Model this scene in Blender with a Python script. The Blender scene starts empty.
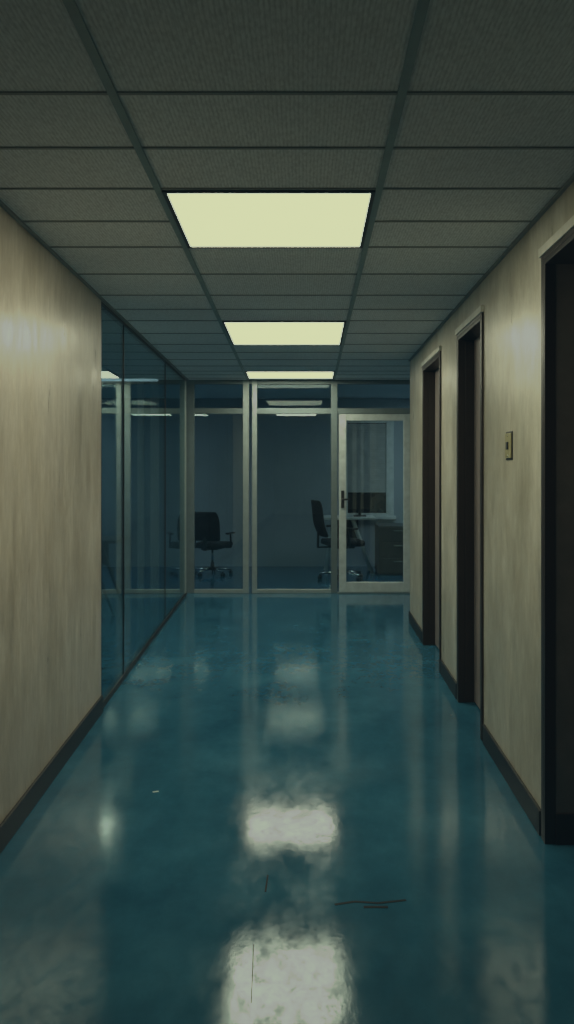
import bpy, bmesh, math, random
from mathutils import Vector, Matrix
random.seed(4)
S = bpy.context.scene
# film-like grade: highlights of the luminaires roll off, slightly lifted teal blacks
vs = S.view_settings
vs.view_transform = 'Standard'
vs.look = 'None'
vs.exposure = 0.0
vs.use_curve_mapping = True
cm = vs.curve_mapping
W = 10.0
cm.white_level = (W, W, W)
cm.extend = 'HORIZONTAL'
def setc(c, pts):
    while len(c.points) > 2: c.points.remove(c.points[1])
    c.points[0].location = pts[0]; c.points[-1].location = pts[-1]
    for p in pts[1:-1]: c.points.new(*p)
    for p in c.points: p.handle_type = 'VECTOR'
setc(cm.curves[0], [(0, .0018), (.04, .34), (.10, .41), (1, .66)])
setc(cm.curves[1], [(0, .0036), (.04, .345), (.10, .47), (1, .70)])
setc(cm.curves[2], [(0, .0048), (.04, .335), (.10, .38), (1, .45)])
cm.update()

H = 2.45      # ceiling height
CAMZ = 1.45
YB = 9.78     # end partition
YR = 12.4     # rear office wall
# ------------------------------------------------------------ materials
def newmat(name):
    m = bpy.data.materials.new(name); m.use_nodes = True
    nt = m.node_tree
    for n in list(nt.nodes): nt.nodes.remove(n)
    out = nt.nodes.new('ShaderNodeOutputMaterial')
    return m, nt, out
def noise(nt, scale3, nscale, detail=4, rough=0.55, dist=0.0):
    tc = nt.nodes.new('ShaderNodeTexCoord')
    mp = nt.nodes.new('ShaderNodeMapping'); mp.inputs['Scale'].default_value = scale3
    nt.links.new(tc.outputs['Object'], mp.inputs['Vector'])
    n = nt.nodes.new('ShaderNodeTexNoise'); n.inputs['Scale'].default_value = nscale
    n.inputs['Detail'].default_value = detail; n.inputs['Roughness'].default_value = rough
    n.inputs['Distortion'].default_value = dist
    nt.links.new(mp.outputs['Vector'], n.inputs['Vector'])
    return n
def ramp(nt, src, stops):
    r = nt.nodes.new('ShaderNodeValToRGB')
    e = r.color_ramp.elements
    e[0].position, e[0].color = stops[0][0], (*stops[0][1], 1)
    e[1].position, e[1].color = stops[-1][0], (*stops[-1][1], 1)
    for p, c in stops[1:-1]:
        x = e.new(p); x.color = (*c, 1)
    nt.links.new(src, r.inputs['Fac'])
    return r
def simple(name, col, rough=0.5, metal=0.0, var=0.12, nscale=12, scale3=(1,1,1), bump=0.0, spec=0.5):
    m, nt, out = newmat(name)
    b = nt.nodes.new('ShaderNodeBsdfPrincipled')
    n = noise(nt, scale3, nscale)
    a = tuple(c*(1-var) for c in col); z = tuple(min(1, c*(1+var)) for c in col)
    r = ramp(nt, n.outputs['Fac'], [(0.3, a), (0.7, z)])
    nt.links.new(r.outputs['Color'], b.inputs['Base Color'])
    b.inputs['Roughness'].default_value = rough
    b.inputs['Metallic'].default_value = metal
    b.inputs['Specular IOR Level'].default_value = spec
    if bump:
        bp = nt.nodes.new('ShaderNodeBump'); bp.inputs['Strength'].default_value = bump
        bp.inputs['Distance'].default_value = 0.002
        nt.links.new(n.outputs['Fac'], bp.inputs['Height']); nt.links.new(bp.outputs['Normal'], b.inputs['Normal'])
    nt.links.new(b.outputs['BSDF'], out.inputs['Surface'])
    return m
def mix_rgb(nt, a, b, fac, mode='MULTIPLY'):
    mx = nt.nodes.new('ShaderNodeMix'); mx.data_type = 'RGBA'; mx.blend_type = mode
    if isinstance(fac, float): mx.inputs[0].default_value = fac
    else: nt.links.new(fac, mx.inputs[0])
    nt.links.new(a, mx.inputs[6]); nt.links.new(b, mx.inputs[7])
    return mx.outputs[2]
def wallmat(name, c0, c1, rough, st=1.0, stain=.55):
    m, nt, out = newmat(name)
    b = nt.nodes.new('ShaderNodeBsdfPrincipled')
    n1 = noise(nt, (4*st, 4*st, 1.0), 2.2, 8, 0.70, .2)
    n2 = noise(nt, (16*st, 16*st, 5.0), 2.0, 6, 0.75)
    n3 = noise(nt, (1, 1, .8), 1.3, 4, 0.6)
    n4 = noise(nt, (2.6*st, 2.6*st, 1.1), 1.3, 8, 0.75, .3)
    r1 = ramp(nt, n1.outputs['Fac'], [(0.30, c0), (0.66, c1)])
    r2 = ramp(nt, n2.outputs['Fac'], [(0.30, (.80, .77, .72)), (0.65, (1, 1, 1))])
    r3 = ramp(nt, n3.outputs['Fac'], [(0.3, (.80, .78, .72)), (0.65, (1, 1, 1))])
    r4 = ramp(nt, n4.outputs['Fac'], [(0.30, (stain, stain*.94, stain*.85)), (0.58, (1, 1, 1))])
    c = mix_rgb(nt, r1.outputs['Color'], r2.outputs['Color'], 0.8)
    c = mix_rgb(nt, c, r3.outputs['Color'], 1.0)
    c = mix_rgb(nt, c, r4.outputs['Color'], 0.9)
    nt.links.new(c, b.inputs['Base Color'])
    mr = nt.nodes.new('ShaderNodeMapRange'); mr.inputs[1].default_value = .3; mr.inputs[2].default_value = .7
    mr.inputs[3].default_value = rough-.06; mr.inputs[4].default_value = rough+.12
    nt.links.new(n1.outputs['Fac'], mr.inputs[0]); nt.links.new(mr.outputs[0], b.inputs['Roughness'])
    bp = nt.nodes.new('ShaderNodeBump'); bp.inputs['Strength'].default_value = .22; bp.inputs['Distance'].default_value = .003
    nt.links.new(n2.outputs['Fac'], bp.inputs['Height']); nt.links.new(bp.outputs['Normal'], b.inputs['Normal'])
    nt.links.new(b.outputs['BSDF'], out.inputs['Surface'])
    return m
M_WL = wallmat('cream_paint_streaked', (.55, .49, .42), (.76, .70, .62), .32, 1.3, .72)
M_WR = wallmat('cream_paint_aged', (.58, .56, .47), (.80, .775, .68), .33, .9, .64)
M_OFF = simple('slate_office_wall', (.29, .35, .385), .85, var=.15, nscale=60, bump=.3)
M_BASE = simple('black_rubber_base', (.012, .012, .012), .45)
M_FRAME = simple('dark_brown_door_frame', (.024, .017, .014), .4)
M_LEAF = simple('taupe_door_leaf', (.27, .225, .205), .5, var=.2, nscale=5, scale3=(6, 6, .6))
M_JAMB = simple('charcoal_jamb', (.20, .19, .18), .5)
M_CAS = simple('pale_reveal_trim', (.75, .74, .66), .5)
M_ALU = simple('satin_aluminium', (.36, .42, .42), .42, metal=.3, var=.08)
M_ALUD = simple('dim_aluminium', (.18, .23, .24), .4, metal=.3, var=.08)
M_WHITE = simple('pale_laminate', (.56, .62, .61), .4)
M_BLK = simple('black_plastic', (.015, .017, .019), .4)
M_FAB = simple('black_fabric', (.02, .023, .027), .85, nscale=90, bump=.4)
M_CHR = simple('chrome', (.6, .63, .63), .2, metal=1.0)
M_CAB = simple('charcoal_laminate', (.035, .042, .048), .5)
M_BLIND = simple('grey_blind', (.34, .38, .38), .7)
M_NIGHT = simple('night_glass', (.01, .014, .018), .12)
M_PLATE = simple('aged_brass_plate', (.42, .38, .20), .4, metal=.1)
M_BAR = simple('ceiling_grid_bar', (.22, .30, .31), .5)
M_XBAR = simple('ceiling_cross_bar', (.22, .25, .25), .6)
M_OFFL = simple('unlit_diffuser', (.45, .47, .42), .5)
M_MARK = simple('scuff_dark', (.008, .015, .02), .5, spec=.1)
M_MARKL = simple('paper_fleck', (.5, .6, .6), .6)

# floor
m, nt, out = newmat('polished_teal_floor'); M_FLOOR = m
b = nt.nodes.new('ShaderNodeBsdfPrincipled')
n1 = noise(nt, (1, 1, 1), 1.6, 8, .62); n2 = noise(nt, (1, .45, 1), 6, 8, .7); n3 = noise(nt, (1, .6, 1), 20, 7, .75)
r1 = ramp(nt, n1.outputs['Fac'], [(0.3, (.023, .110, .185)), (0.5, (.034, .148, .236)), (0.72, (.052, .192, .288))])
r2 = ramp(nt, n2.outputs['Fac'], [(0.3, (.70, .74, .77)), (0.65, (1.0, 1.0, 1.0))])
nt.links.new(mix_rgb(nt, r1.outputs['Color'], r2.outputs['Color'], 1.0), b.inputs['Base Color'])
mr = nt.nodes.new('ShaderNodeMapRange'); mr.inputs[1].default_value = .36; mr.inputs[2].default_value = .68
mr.inputs[3].default_value = .05; mr.inputs[4].default_value = .16
nt.links.new(n2.outputs['Fac'], mr.inputs[0]); nt.links.new(mr.outputs[0], b.inputs['Roughness'])
b.inputs['IOR'].default_value = 1.47
b.inputs['Specular Tint'].default_value = (.76, 1.0, .98, 1)
ms = nt.nodes.new('ShaderNodeMapRange'); ms.inputs[1].default_value = .42; ms.inputs[2].default_value = .62
ms.inputs[3].default_value = .55; ms.inputs[4].default_value = .13
nt.links.new(n3.outputs['Fac'], ms.inputs[0]); nt.links.new(ms.outputs[0], b.inputs['Specular IOR Level'])
bp = nt.nodes.new('ShaderNodeBump'); bp.inputs['Strength'].default_value = .04; bp.inputs['Distance'].default_value = .012
nt.links.new(n2.outputs['Fac'], bp.inputs['Height'])
bp2 = nt.nodes.new('ShaderNodeBump'); bp2.inputs['Strength'].default_value = .08; bp2.inputs['Distance'].default_value = .002
nt.links.new(n3.outputs['Fac'], bp2.inputs['Height']); nt.links.new(bp.outputs['Normal'], bp2.inputs['Normal'])
nt.links.new(bp2.outputs['Normal'], b.inputs['Normal'])
nt.links.new(b.outputs['BSDF'], out.inputs['Surface'])

# ceiling tiles
m, nt, out = newmat('ribbed_ceiling_tile'); M_CEIL = m
b = nt.nodes.new('ShaderNodeBsdfPrincipled'); b.inputs['Roughness'].default_value = .9
n1 = noise(nt, (1, 1, 1), 1.2, 4, .5); n2 = noise(nt, (90, 25, 1), 1.5, 2, .5)
tc = nt.nodes.new('ShaderNodeTexCoord')
wv = nt.nodes.new('ShaderNodeTexWave'); wv.wave_type = 'BANDS'; wv.bands_direction = 'X'; wv.inputs['Scale'].default_value = 26
wv.inputs['Distortion'].default_value = .6; wv.inputs['Detail'].default_value = 1
nt.links.new(tc.outputs['Object'], wv.inputs['Vector'])
r1 = ramp(nt, n1.outputs['Fac'], [(0.3, (.72, .76, .79)), (0.7, (.82, .86, .88))])
r2 = ramp(nt, n2.outputs['Fac'], [(0.35, (.80, .80, .80)), (0.6, (1, 1, 1))])
r3 = ramp(nt, wv.outputs['Fac'], [(0.0, (.84, .84, .84)), (0.6, (1, 1, 1))])
c = mix_rgb(nt, r1.outputs['Color'], r2.outputs['Color'], 1.0)
c = mix_rgb(nt, c, r3.outputs['Color'], 1.0)
nt.links.new(c, b.inputs['Base Color'])
nt.links.new(b.outputs['BSDF'], out.inputs['Surface'])

def emis(name, col, s):
    m, nt, out = newmat(name)
    e = nt.nodes.new('ShaderNodeEmission')
    n = noise(nt, (1, 1, 1), 2.0)
    r = ramp(nt, n.outputs['Fac'], [(0.2, tuple(c*.97 for c in col)), (0.8, col)])
    nt.links.new(r.outputs['Color'], e.inputs['Color']); e.inputs['Strength'].default_value = s
    nt.links.new(e.outputs[0], out.inputs['Surface']); return m
M_LIGHT = emis('luminous_diffuser', (1.0, .99, .73), 10.0)
M_FILL = emis('office_fill_glow', (.80, .95, 1.0), 7.5)  # glow of the unseen panels added to brighten the offices
M_LIGHT3 = emis('strip_tube', (.75, .95, 1.0), 1.0)

def glass(name, tint, f0, rough=.015, gz=1.0):
    m, nt, out = newmat(name)
    g = nt.nodes.new('ShaderNodeNewGeometry')
    d = nt.nodes.new('ShaderNodeVectorMath'); d.operation = 'DOT_PRODUCT'
    nt.links.new(g.outputs['Incoming'], d.inputs[0]); nt.links.new(g.outputs['Normal'], d.inputs[1])
    def mth(op, a, bb=None):
        x = nt.nodes.new('ShaderNodeMath'); x.operation = op
        for i, v in enumerate((a, bb)):
            if v is None: continue
            if isinstance(v, (int, float)): x.inputs[i].default_value = v
            else: nt.links.new(v, x.inputs[i])
        return x.outputs[0]
    c = mth('ABSOLUTE', d.outputs['Value'])
    p = mth('POWER', mth('SUBTRACT', 1.0, c), 5.0)
    f = mth('ADD', mth('MULTIPLY', p, (1-f0)*gz), f0)
    t = nt.nodes.new('ShaderNodeBsdfTransparent')
    n = noise(nt, (1, 1, 1), 1.5)
    r = ramp(nt, n.outputs['Fac'], [(0.3, tuple(x*.95 for x in tint)), (0.7, tint)])
    nt.links.new(r.outputs['Color'], t.inputs['Color'])
    gl = nt.nodes.new('ShaderNodeBsdfGlossy'); gl.inputs['Roughness'].default_value = rough
    gl.inputs['Color'].default_value = (.88, 1, 1, 1)
    mx = nt.nodes.new('ShaderNodeMixShader')
    nt.links.new(f, mx.inputs[0]); nt.links.new(t.outputs[0], mx.inputs[1]); nt.links.new(gl.outputs[0], mx.inputs[2])
    nt.links.new(mx.outputs[0], out.inputs['Surface']); return m
M_GLASS = glass('tinted_glass', (.68, .79, .82), .05, gz=.9)
M_GLASSB = glass('clear_glass', (.83, .91, .93), .065)
M_GLASST = glass('transom_glass', (.75, .86, .88), .012)

# ------------------------------------------------------------ mesh helpers
class B:
    def __init__(s, name, mats):
        s.name, s.mats, s.bm = name, mats, bmesh.new()
    def prism(s, pts, z0, z1, mi=0):
        lo = [s.bm.verts.new((x, y, z0)) for x, y in pts]; hi = [s.bm.verts.new((x, y, z1)) for x, y in pts]
        n = len(pts); fs = [s.bm.faces.new(lo[::-1]), s.bm.faces.new(hi)]
        for i in range(n):
            fs.append(s.bm.faces.new((lo[i], lo[(i+1) % n], hi[(i+1) % n], hi[i])))
        for f in fs: f.material_index = mi
        return fs
    def box(s, x0, x1, y0, y1, z0, z1, mi=0):
        return s.prism([(x0, y0), (x1, y0), (x1, y1), (x0, y1)], z0, z1, mi)
    def cyl(s, p, q, r, r2=None, seg=16, mi=0):
        p, q = Vector(p), Vector(q); d = q-p
        rot = d.to_track_quat('Z', 'Y').to_matrix().to_4x4()
        g = bmesh.ops.create_cone(s.bm, cap_ends=True, segments=seg, radius1=r, radius2=r if r2 is None else r2,
                                  depth=d.length, matrix=Matrix.Translation((p+q)/2) @ rot)
        for v in g['verts']:
            for f in v.link_faces: f.material_index = mi; f.smooth = True
    def done(s, bevel=0, parent=None, subsurf=0, smooth=False):
        bmesh.ops.recalc_face_normals(s.bm, faces=s.bm.faces)
        me = bpy.data.meshes.new(s.name); s.bm.to_mesh(me); s.bm.free()
        for mm in s.mats: me.materials.append(mm)
        o = bpy.data.objects.new(s.name, me); S.collection.objects.link(o)
        if smooth:
            for p in me.polygons: p.use_smooth = True
        if bevel:
            md = o.modifiers.new('bevel', 'BEVEL'); md.width = bevel; md.segments = 3; md.limit_method = 'ANGLE'
        if subsurf:
            md = o.modifiers.new('sub', 'SUBSURF'); md.levels = subsurf; md.render_levels = subsurf
        if parent: o.parent = parent
        return o
def empty(name, loc=(0, 0, 0), rz=0):
    e = bpy.data.objects.new(name, None); e.empty_display_size = .1
    e.location = loc; e.rotation_euler = (0, 0, rz); S.collection.objects.link(e); return e

# wall lines in plan
def XL(y): return -1.0608-.0268*y
def XR(y): return .8984+.0129*y
Y0 = -6.5
T = .14
TR = .30
# ------------------------------------------------------------ shell
b_ = B('floor', [M_FLOOR]); b_.box(-5.2, 3.4, Y0-.2, YR+.2, -.1, 0); b_.done()
b_ = B('ceiling', [M_CEIL]); b_.box(-5.2, 3.4, Y0-.2, YR+.2, H, H+.1); b_.done()

b_ = B('wall_left', [M_WL]); YG = 5.03
b_.prism([(XL(Y0), Y0), (XL(YG), YG), (XL(YG)-T, YG), (XL(Y0)-T, Y0)], 0, H); b_.done()
b_ = B('baseboard_left', [M_BASE])
b_.prism([(XL(Y0), Y0), (XL(Y0)+.014, Y0), (XL(YG)+.014, YG), (XL(YG), YG)], 0, .10); b_.done(.004)

# right wall with three doorways
DH = 2.25
doors = [(2.38, 3.285, .25), (4.516, 5.25, .085), (6.01, 6.93, .085)]
YE = 7.95
b_ = B('wall_right', [M_WR, M_OFF])
def rseg(y0, y1, z0, z1): b_.prism([(XR(y0), y0), (XR(y0)+TR, y0), (XR(y1)+TR, y1), (XR(y1), y1)], z0, z1)
cur = Y0
bb = B('baseboard_right', [M_BASE])
def bseg(y0, y1): bb.prism([(XR(y0)-.014, y0), (XR(y0), y0), (XR(y1), y1), (XR(y1)-.014, y1)], 0, .10)
for a, c, _ in doors:
    rseg(cur, a, 0, H); rseg(a, c, DH, H); cur = c
rseg(cur, YE, 0, H)
b_.done()
cur = Y0
for a, c, _ in doors: bseg(cur, a-.052); cur = c+.052
bseg(cur, YE); bb.done(.004)
b_ = B('wall_return', [M_WR]); b_.box(XR(YE)+TR, 3.2, YE-T, YE, 0, H); b_.done()
b_ = B('wall_office_right', [M_OFF]); b_.box(3.2, 3.34, YE-T, YR, 0, H); b_.done()
b_ = B('wall_back', [M_OFF]); b_.box(-4.9, 3.34, YR, YR+.12, 0, H); b_.done()
b_ = B('wall_office_left', [M_OFF]); b_.box(-4.9, -4.76, 4.9, YR, 0, H); b_.done()
b_ = B('wall_office_near', [M_OFF]); b_.box(-4.9, XL(5.03)-T, 4.76, 4.9, 0, H); b_.done()
b_ = B('wall_front', [M_WR]); b_.box(-1.3, 1.3, Y0-.12, Y0, 0, H); b_.done()

# doors
for i, (a, c, lx) in enumerate(doors):
    root = empty('door_%d' % (i+1))
    f = B('frame', [M_FRAME, M_JAMB]); w = .045; e = .012; dep = lx+.045
    def pr(y0, y1, x0, x1, z0, z1, bld, mi=0):
        bld.prism([(XR(y0)+x0, y0), (XR(y0)+x1, y0), (XR(y1)+x1, y1), (XR(y1)+x0, y1)], z0, z1, mi)
    pr(a, a+.02, -e, dep, 0, DH, f); pr(a, c, -e, dep, DH-.02, DH, f)
    pr(c-.02, c, -e, .03, 0, DH, f, 0); pr(c-.018, c, .03, dep, 0, DH, f, 1 if lx > .2 else 0)
    pr(a-.02, a, -e, 0, 0, DH+.02, f); pr(c, c+w-.01, -e, 0, 0, DH+.02, f); pr(a, c, -e, 0, DH, DH+.02, f)
    if lx > .2: pr(c-.026, c-.018, .03, dep, 0, .12, f, 0)
    f.done(.003, root)
    t = B('head_trim', [M_CAS]); pr(a-.03, c+w+.01, -e-.006, 0, DH+.02, DH+.055, t); t.done(.002, root)
    l = B('leaf', [M_LEAF]); pr(a+.022, c-.028, lx, lx+.038, .012, DH-.022, l); l.done(.003, root)
    k = B('handle', [M_CHR]); yy = a+.10
    k.cyl((XR(yy)+lx, yy, 1.02), (XR(yy)+lx-.045, yy, 1.02), .010); k.cyl((XR(yy)+lx-.045, yy-.01, 1.02), (XR(yy)+lx-.045, yy+.11, 1.02), .009)
    k.cyl((XR(yy)+lx-.0005, yy, 1.02), (XR(yy)+lx-.006, yy, 1.02), .026); k.done(0, root)

# light switch
root = empty('light_switch'); ys = 3.90; xs = XR(ys)
p = B('back_box', [M_BLK]); p.box(xs-.004, xs, ys-.062, ys+.062, 1.482, 1.613); p.done(.002, root)
p = B('plate', [M_PLATE]); p.box(xs-.010, xs-.004, ys-.054, ys+.054, 1.49, 1.605); p.done(.003, root)
p = B('toggle', [M_BLK]); p.box(xs-.016, xs-.009, ys-.016, ys+.016, 1.53, 1.565); p.done(.002, root)
p = B('screws', [M_CHR])
for z in (1.502, 1.593): p.cyl((xs-.012, ys, z), (xs-.009, ys, z), .004)
p.done(0, root)

# ------------------------------------------------------------ ceiling grid and luminaires
def GL(y): return -.47-.0165*y
def GR(y): return .235+.0125*y
cross = [-6.0, -5.5, -5.05, -4.6, -4.15, -3.7, -3.25, -2.8, -2.35, -1.9, -1.45, -1.0, -.55, -.1, .3, .65, 1.05, 1.45, 1.80, 2.27, 2.66, 3.05, 3.455, 3.86, 4.40, 4.94, 5.38, 5.80, 6.35, 6.92, 7.4, 7.9, 8.4, 8.85, 9.2, 9.55]
lights = [(-5.05, -4.15), (-2.35, -1.45), (.3, 1.05), (3.05, 3.86), (5.80, 6.92), (8.85, 9.55)]
g = B('trim_ceiling_grid', [M_BAR, M_XBAR]); hw = .012; tz = .008
for F in (GL, GR):
    g.prism([(F(Y0)-hw, Y0), (F(Y0)+hw, Y0), (F(YB)+hw, YB-.05), (F(YB)-hw, YB-.05)], H-tz, H)
for y in cross:
    mid = any(a+.05 < y < c-.05 for a, c in lights)
    h2 = .007
    xr = XR(y) if y < YE else 3.1
    g.box(XL(y), GL(y)-hw, y-h2, y+h2, H-.004, H, 1); g.box(GR(y)+hw, xr, y-h2, y+h2, H-.004, H, 1)
    if not mid: g.box(GL(y)+hw, GR(y)-hw, y-h2, y+h2, H-.004, H, 1)
g.prism([(XL(Y0), Y0), (XL(Y0)+.015, Y0), (XL(YB)+.015, YB-.05), (XL(YB), YB-.05)], H-.012, H, 1)
g.prism([(XR(Y0)-.015, Y0), (XR(Y0), Y0), (XR(YE), YE), (XR(YE)-.015, YE)], H-.012, H, 1)
g.done()
for a, c in lights:
    root = empty('ceiling_light_panel')
    a2, c2 = a+.012, c-.012
    q = [(GL(a2)+hw, a2), (GR(a2)-hw, a2), (GR(c2)-hw, c2), (GL(c2)+hw, c2)]
    i_ = .016
    qi = [(q[0][0]+i_, a2+i_), (q[1][0]-i_, a2+i_), (q[2][0]-i_, c2-i_), (q[3][0]+i_, c2-i_)]
    fr = B('frame', [M_FRAME])
    for k in range(4):
        k2 = (k+1) % 4
        fr.prism([q[k], q[k2], qi[k2], qi[k]], H-.010, H-.0005)
    fr.done(0, root)
    d = B('diffuser', [M_LIGHT if a > 2 else M_OFFL]); d.prism(qi, H-.006, H-.001); d.done(0, root)

# ------------------------------------------------------------ left glazed wall
root = empty('glass_wall')
def lp(bld, y0, y1, x0, x1, z0, z1, mi=0):
    bld.prism([(XL(y0)+x0, y0), (XL(y0)+x1, y0), (XL(y1)+x1, y1), (XL(y1)+x0, y1)], z0, z1, mi)
pn = B('panes', [M_GLASS]); joints = [5.05, 5.8, 7.9, 9.50]
for a, c in zip(joints[:-1], joints[1:]): lp(pn, a+.004, c-.004, -.016, -.008, .035, H-.03)
pn.done(0, root)
fr = B('frame', [M_ALUD, M_FRAME, M_ALU])
lp(fr, 5.03, 9.66, -.045, -.001, 0, .035, 1); lp(fr, 5.03, 9.66, -.045, -.001, H-.03, H-.0125, 1)
lp(fr, 5.031, 5.05, -.045, 0, .035, H-.03, 1)
for j in joints[1:3]: lp(fr, j-.003, j+.003, -.02, -.004, .035, H-.03, 1)
lp(fr, 9.50, 9.60, -.07, 0, .035, H-.03, 2)
fr.done(.002, root)

# ------------------------------------------------------------ end partition
root = empty('glass_partition')
fr = B('frame', [M_ALU, M_ALUD, M_WHITE])
y0, y1 = YB-.03, YB+.04
posts = [(-4.74, -4.68, 0), (-3.3, -3.24, 1), (-1.90, -1.83, 2), (-1.75, -1.66, 2), (-1.35, -1.25, 1), (-.690, -.622, 0), (-.585, -.529, 0), (.322, .395, 1), (1.236, 1.29, 1), (2.2, 2.26, 1), (3.12, 3.18, 1)]
for a, c, mi in posts: fr.box(a, c, y0, y1, 0.001, H-.001, mi)
for k in range(len(posts)-1):
    a, c = posts[k][1], posts[k+1][0]
    fr.box(a, c, y0, y1, H-.05, H-.001, 1)
    if c-a > .06:
        fr.box(a, c, y0+.005, y1-.005, 2.06, 2.125, 1)
        if not (abs(a-.395) < .01): fr.box(a, c, y0+.005, y1-.005, 0.001, .045, 0)
fr.done(.003, root)
pn = B('panes', [M_GLASSB, M_GLASST])
for k in range(len(posts)-1):
    a, c = posts[k][1], posts[k+1][0]
    if c-a < .06: continue
    pn.box(a, c, YB, YB+.006, 2.125, H-.05, 1)
    if not (abs(a-.395) < .01): pn.box(a, c, YB, YB+.006, .045, 2.06)
pn.done(0, root)
# glazed door
root = empty('door_4')
fr = B('leaf_frame', [M_WHITE]); a, c = .412, 1.228
y0, y1 = YB-.04, YB+.01
fr.box(a, a+.085, y0, y1, .012, 2.055); fr.box(c-.075, c, y0, y1, .012, 2.055)
fr.box(a+.085, c-.075, y0, y1, 1.98, 2.055); fr.box(a+.085, c-.075, y0, y1, .012, .13)
fr.done(.006, root)
pn = B('pane', [M_GLASSB]); pn.box(a+.085, c-.075, YB-.018, YB-.012, .13, 1.98); pn.done(0, root)
k = B('handle', [M_BLK]); k.box(a+.025, a+.06, y0-.012, y0, .98, 1.18); k.cyl((a+.042, y0-.012, 1.08), (a+.042, y0-.06, 1.08), .011)
k.cyl((a+.035, y0-.06, 1.08), (a+.12, y0-.06, 1.08), .011); k.done(.003, root)
k = B('threshold', [M_ALU]); k.box(.395, 1.236, YB-.03, YB+.04, .0005, .01); k.done(0, root)

# ------------------------------------------------------------ office furniture
def office_chair(loc, rz, arms=True, sc=(1, 1, 1)):
    r = empty('office_chair', loc, rz)       # faces local +X
    r.scale = sc
    bs = B('star_base', [M_CHR, M_BLK])
    for k in range(5):
        an = k*2*math.pi/5+.3; c, s = math.cos(an), math.sin(an)
        bs.cyl((c*.03, s*.03, .105), (c*.285, s*.285, .075), .022, .014, 12, 0)
        bs.cyl((c*.285, s*.285, .085), (c*.285, s*.285, .045), .009, None, 10, 1)
        for sd in (-1, 1):
            bs.cyl((c*.285-s*sd*.008, s*.285+c*sd*.008, .028), (c*.285-s*sd*.026, s*.285+c*sd*.026, .028), .028, None, 16, 1)
    bs.cyl((0, 0, .07), (0, 0, .20), .032, .028, 16, 1); bs.cyl((0, 0, .20), (0, 0, .42), .016, None, 16, 0)
    bs.done(0, r)
    st = B('seat', [M_FAB]); st.box(-.23, .25, -.245, .245, .44, .52); o = st.done(.035, r, smooth=True)
    pn_ = B('seat_pan', [M_BLK]); pn_.box(-.14, .14, -.13, .13, .41, .44); pn_.done(.008, r)
    bk = B('backrest', [M_FAB]); nz, ny = 8, 8; grid = []
    for side in (0, 1):
        g_ = []
        for i in range(nz+1):
            t = i/nz; row = []
            for j in range(ny+1):
                u = j/ny*2-1
                wdt = .215+.02*math.sin(t*math.pi)-.05*max(0, t-.8)*5*.6
                x = -.25-.13*t-.02*math.sin(t*math.pi*1.6)+.045*u*u - (.045 if side else 0)
                row.append(bk.bm.verts.new((x, u*wdt, .56+.47*t)))
            g_.append(row)
        grid.append(g_)
    for side in (0, 1):
        for i in range(nz):
            for j in range(ny):
                v = grid[side]; bk.bm.faces.new((v[i][j], v[i][j+1], v[i+1][j+1], v[i+1][j]))
    A, C = grid
    for i in range(nz):
        for j in (0, ny): bk.bm.faces.new((A[i][j], A[i+1][j], C[i+1][j], C[i][j]))
    for j in range(ny):
        for i in (0, nz): bk.bm.faces.new((A[i][j], A[i][j+1], C[i][j+1], C[i][j]))
    bk.done(0, r, subsurf=1, smooth=True)
    br = B('back_bracket', [M_BLK]); br.box(-.31, -.05, -.03, .03, .415, .432); br.prism([(-.325, -.03), (-.305, -.03), (-.305, .03), (-.325, .03)], .415, .72); br.done(.006, r)
    if arms:
        ar = B('armrests', [M_BLK])
        for sd in (-1, 1):
            ar.cyl((.03, sd*.20, .435), (.03, sd*.285, .445), .012); ar.cyl((.03, sd*.285, .44), (.0, sd*.285, .66), .013)
            ar.box(-.14, .13, sd*.285-.03, sd*.285+.03, .66, .685)
        ar.done(.008, r)
    return r
office_chair((.50, 10.95, 0), math.radians(12))
office_chair((-1.22, 11.45, 0), math.radians(75), sc=(.9, .9, .84))
office_chair((-2.42, 9.25, 0), math.radians(100), sc=(.9, .9, .9))

def desk(loc, w, d, h, name='desk', top=M_WHITE, rz=0):
    r = empty(name, loc, rz)
    t = B('top', [top]); t.box(0, w, 0, d, h-.03, h); t.done(.005, r)
    l = B('legs', [top])
    for x, x2 in ((.14, .03), (w-.30, w-.04)):
        for yy in (.06, d-.06):
            l.cyl((x, yy, h-.03), (x2, yy, .008), .022, .018)
            l.cyl((x2, yy, 0), (x2, yy, .012), .026)
        l.cyl((x, .06, h-.045), (x, d-.06, h-.045), .014)
    l.done(0, r)
    q = B('modesty_panel', [M_CAB]); q.box(.16, w-.2, d-.05, d-.035, .45, h-.031); q.done(0, r)
    return r
desk((.28, 11.42, 0), .70, .62, .77)
desk((-2.75, 8.2, 0), .95, .6, .74, top=M_CAB)
# filing cabinet
r = empty('filing_cabinet')
x0, x1 = 1.01, 1.55
c = B('body', [M_CAB]); c.box(x0, x1, 11.35, 11.95, .02, .66); c.box(x0+.02, x1-.02, 11.37, 11.93, 0, .02); c.done(.004, r)
c = B('drawer_fronts', [M_CAB])
for z in (.04, .25, .455): c.box(x0+.012, x1-.012, 11.335, 11.35, z, z+.19)
c.done(.004, r)
c = B('pulls', [M_ALUD])
for z in (.19, .40, .60): c.cyl((x0+.2, 11.326, z), (x1-.2, 11.326, z), .006)
c.done(0, r)
# monitor on desk
r = empty('computer_monitor')
c = B('screen', [M_BLK]); c.box(.62, .95, 11.72, 11.745, .87, 1.08); c.done(.006, r)
c = B('stand', [M_BLK]); c.box(.765, .805, 11.745, 11.765, .78, .98); c.box(.70, .87, 11.66, 11.82, .7705, .785); c.done(.004, r)

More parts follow.
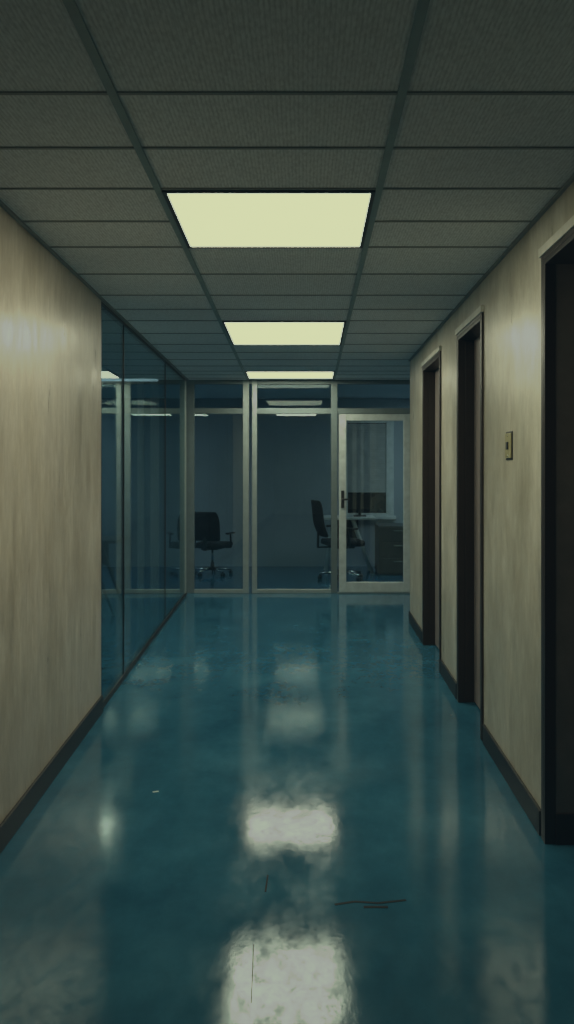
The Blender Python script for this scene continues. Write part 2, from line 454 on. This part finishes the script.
# window in rear wall
r = empty('window_1'); y = YR
f = B('frame', [M_WHITE]); x0, x1, z0, z1 = .62, 1.32, .74, 2.16; w = .07
f.box(x0, x0+.03, y-.05, y-.0005, z0, z1); f.box(x1-w-.04, x1, y-.05, y-.0005, z0, z1)
f.box(x0+.03, x1-w-.04, y-.05, y-.0005, z1-w, z1); f.box(x0-.03, x1+.03, y-.08, y-.0005, z0-.05, z0); f.box(x0+.03, x1-w-.04, y-.05, y-.0005, z0, z0+.04)
f.done(.004, r)
p = B('pane', [M_NIGHT]); p.box(x0+.03, x1-w-.04, y-.012, y-.006, z0+.04, z1-w); p.done(0, r)
bl = B('blind_slats', [M_BLIND])
z = 1.08
while z < z1-w-.02:
    bl.prism([(x0+.035, y-.040), (x1-w-.045, y-.040), (x1-w-.045, y-.030), (x0+.035, y-.030)], z, z+.0235); z += .025
bl.done(0, r)

# added glowing panels, out of view, to light the offices; then the strip light
for (a, c, e_, f_) in ((1.9, 2.8, 10.7, 11.6), (-4.2, -3.3, 7.8, 8.7), (-3.9, -3.0, 10.7, 11.6)):
    r = empty('office_fill_panel')
    d = B('diffuser', [M_FILL]); d.box(a, c, e_, f_, H-.012, H-.002); d.done(0, r)
r = empty('fluorescent_strip_light')
d = B('tube', [M_LIGHT3]); d.cyl((-2.6, 9.1, H-.07), (-1.55, 9.1, H-.07), .013); d.done(0, r)
d = B('housing', [M_WHITE]); d.box(-2.65, -1.5, 9.06, 9.14, H-.05, H-.0005); d.done(.003, r)

# floor marks
def mark(name, pts, w, mat):
    b_ = B(name, [mat])
    for (xa, ya), (xb, yb) in zip(pts[:-1], pts[1:]):
        d = Vector((xb-xa, yb-ya)); n = Vector((-d.y, d.x)).normalized()*w/2
        b_.prism([(xa-n.x, ya-n.y), (xb-n.x, yb-n.y), (xb+n.x, yb+n.y), (xa+n.x, ya+n.y)], .0002, .0012)
    b_.done()
mark('floor_scuff', [(.105, 2.815), (.17, 2.835), (.25, 2.825), (.345, 2.845)], .011, M_MARK)
mark('floor_scuff', [(.20, 2.80), (.28, 2.80)], .013, M_MARK)
mark('floor_scratch', [(-.128, 2.90), (-.125, 3.02)], .006, M_MARK)
mark('floor_scratch', [(-.14, 2.30), (-.15, 2.58)], .0022, M_MARK)
mark('floor_fleck', [(-.67, 3.79), (-.645, 3.80)], .012, M_MARKL)

# ------------------------------------------------------------ world and camera
w = bpy.data.worlds.new('World'); S.world = w; w.use_nodes = True
w.node_tree.nodes['Background'].inputs[0].default_value = (.02, .04, .05, 1)
w.node_tree.nodes['Background'].inputs[1].default_value = .3
cd = bpy.data.cameras.new('Camera'); co = bpy.data.objects.new('Camera', cd); S.collection.objects.link(co)
co.location = (0, 0, CAMZ); co.rotation_euler = (math.radians(90), 0, 0)
cd.sensor_fit = 'VERTICAL'; cd.sensor_height = 36; cd.sensor_width = 36*574/1024; cd.lens = 36*850/1024
cd.shift_x = -16/1024; cd.shift_y = -45/1024; cd.clip_start = .05
S.camera = co
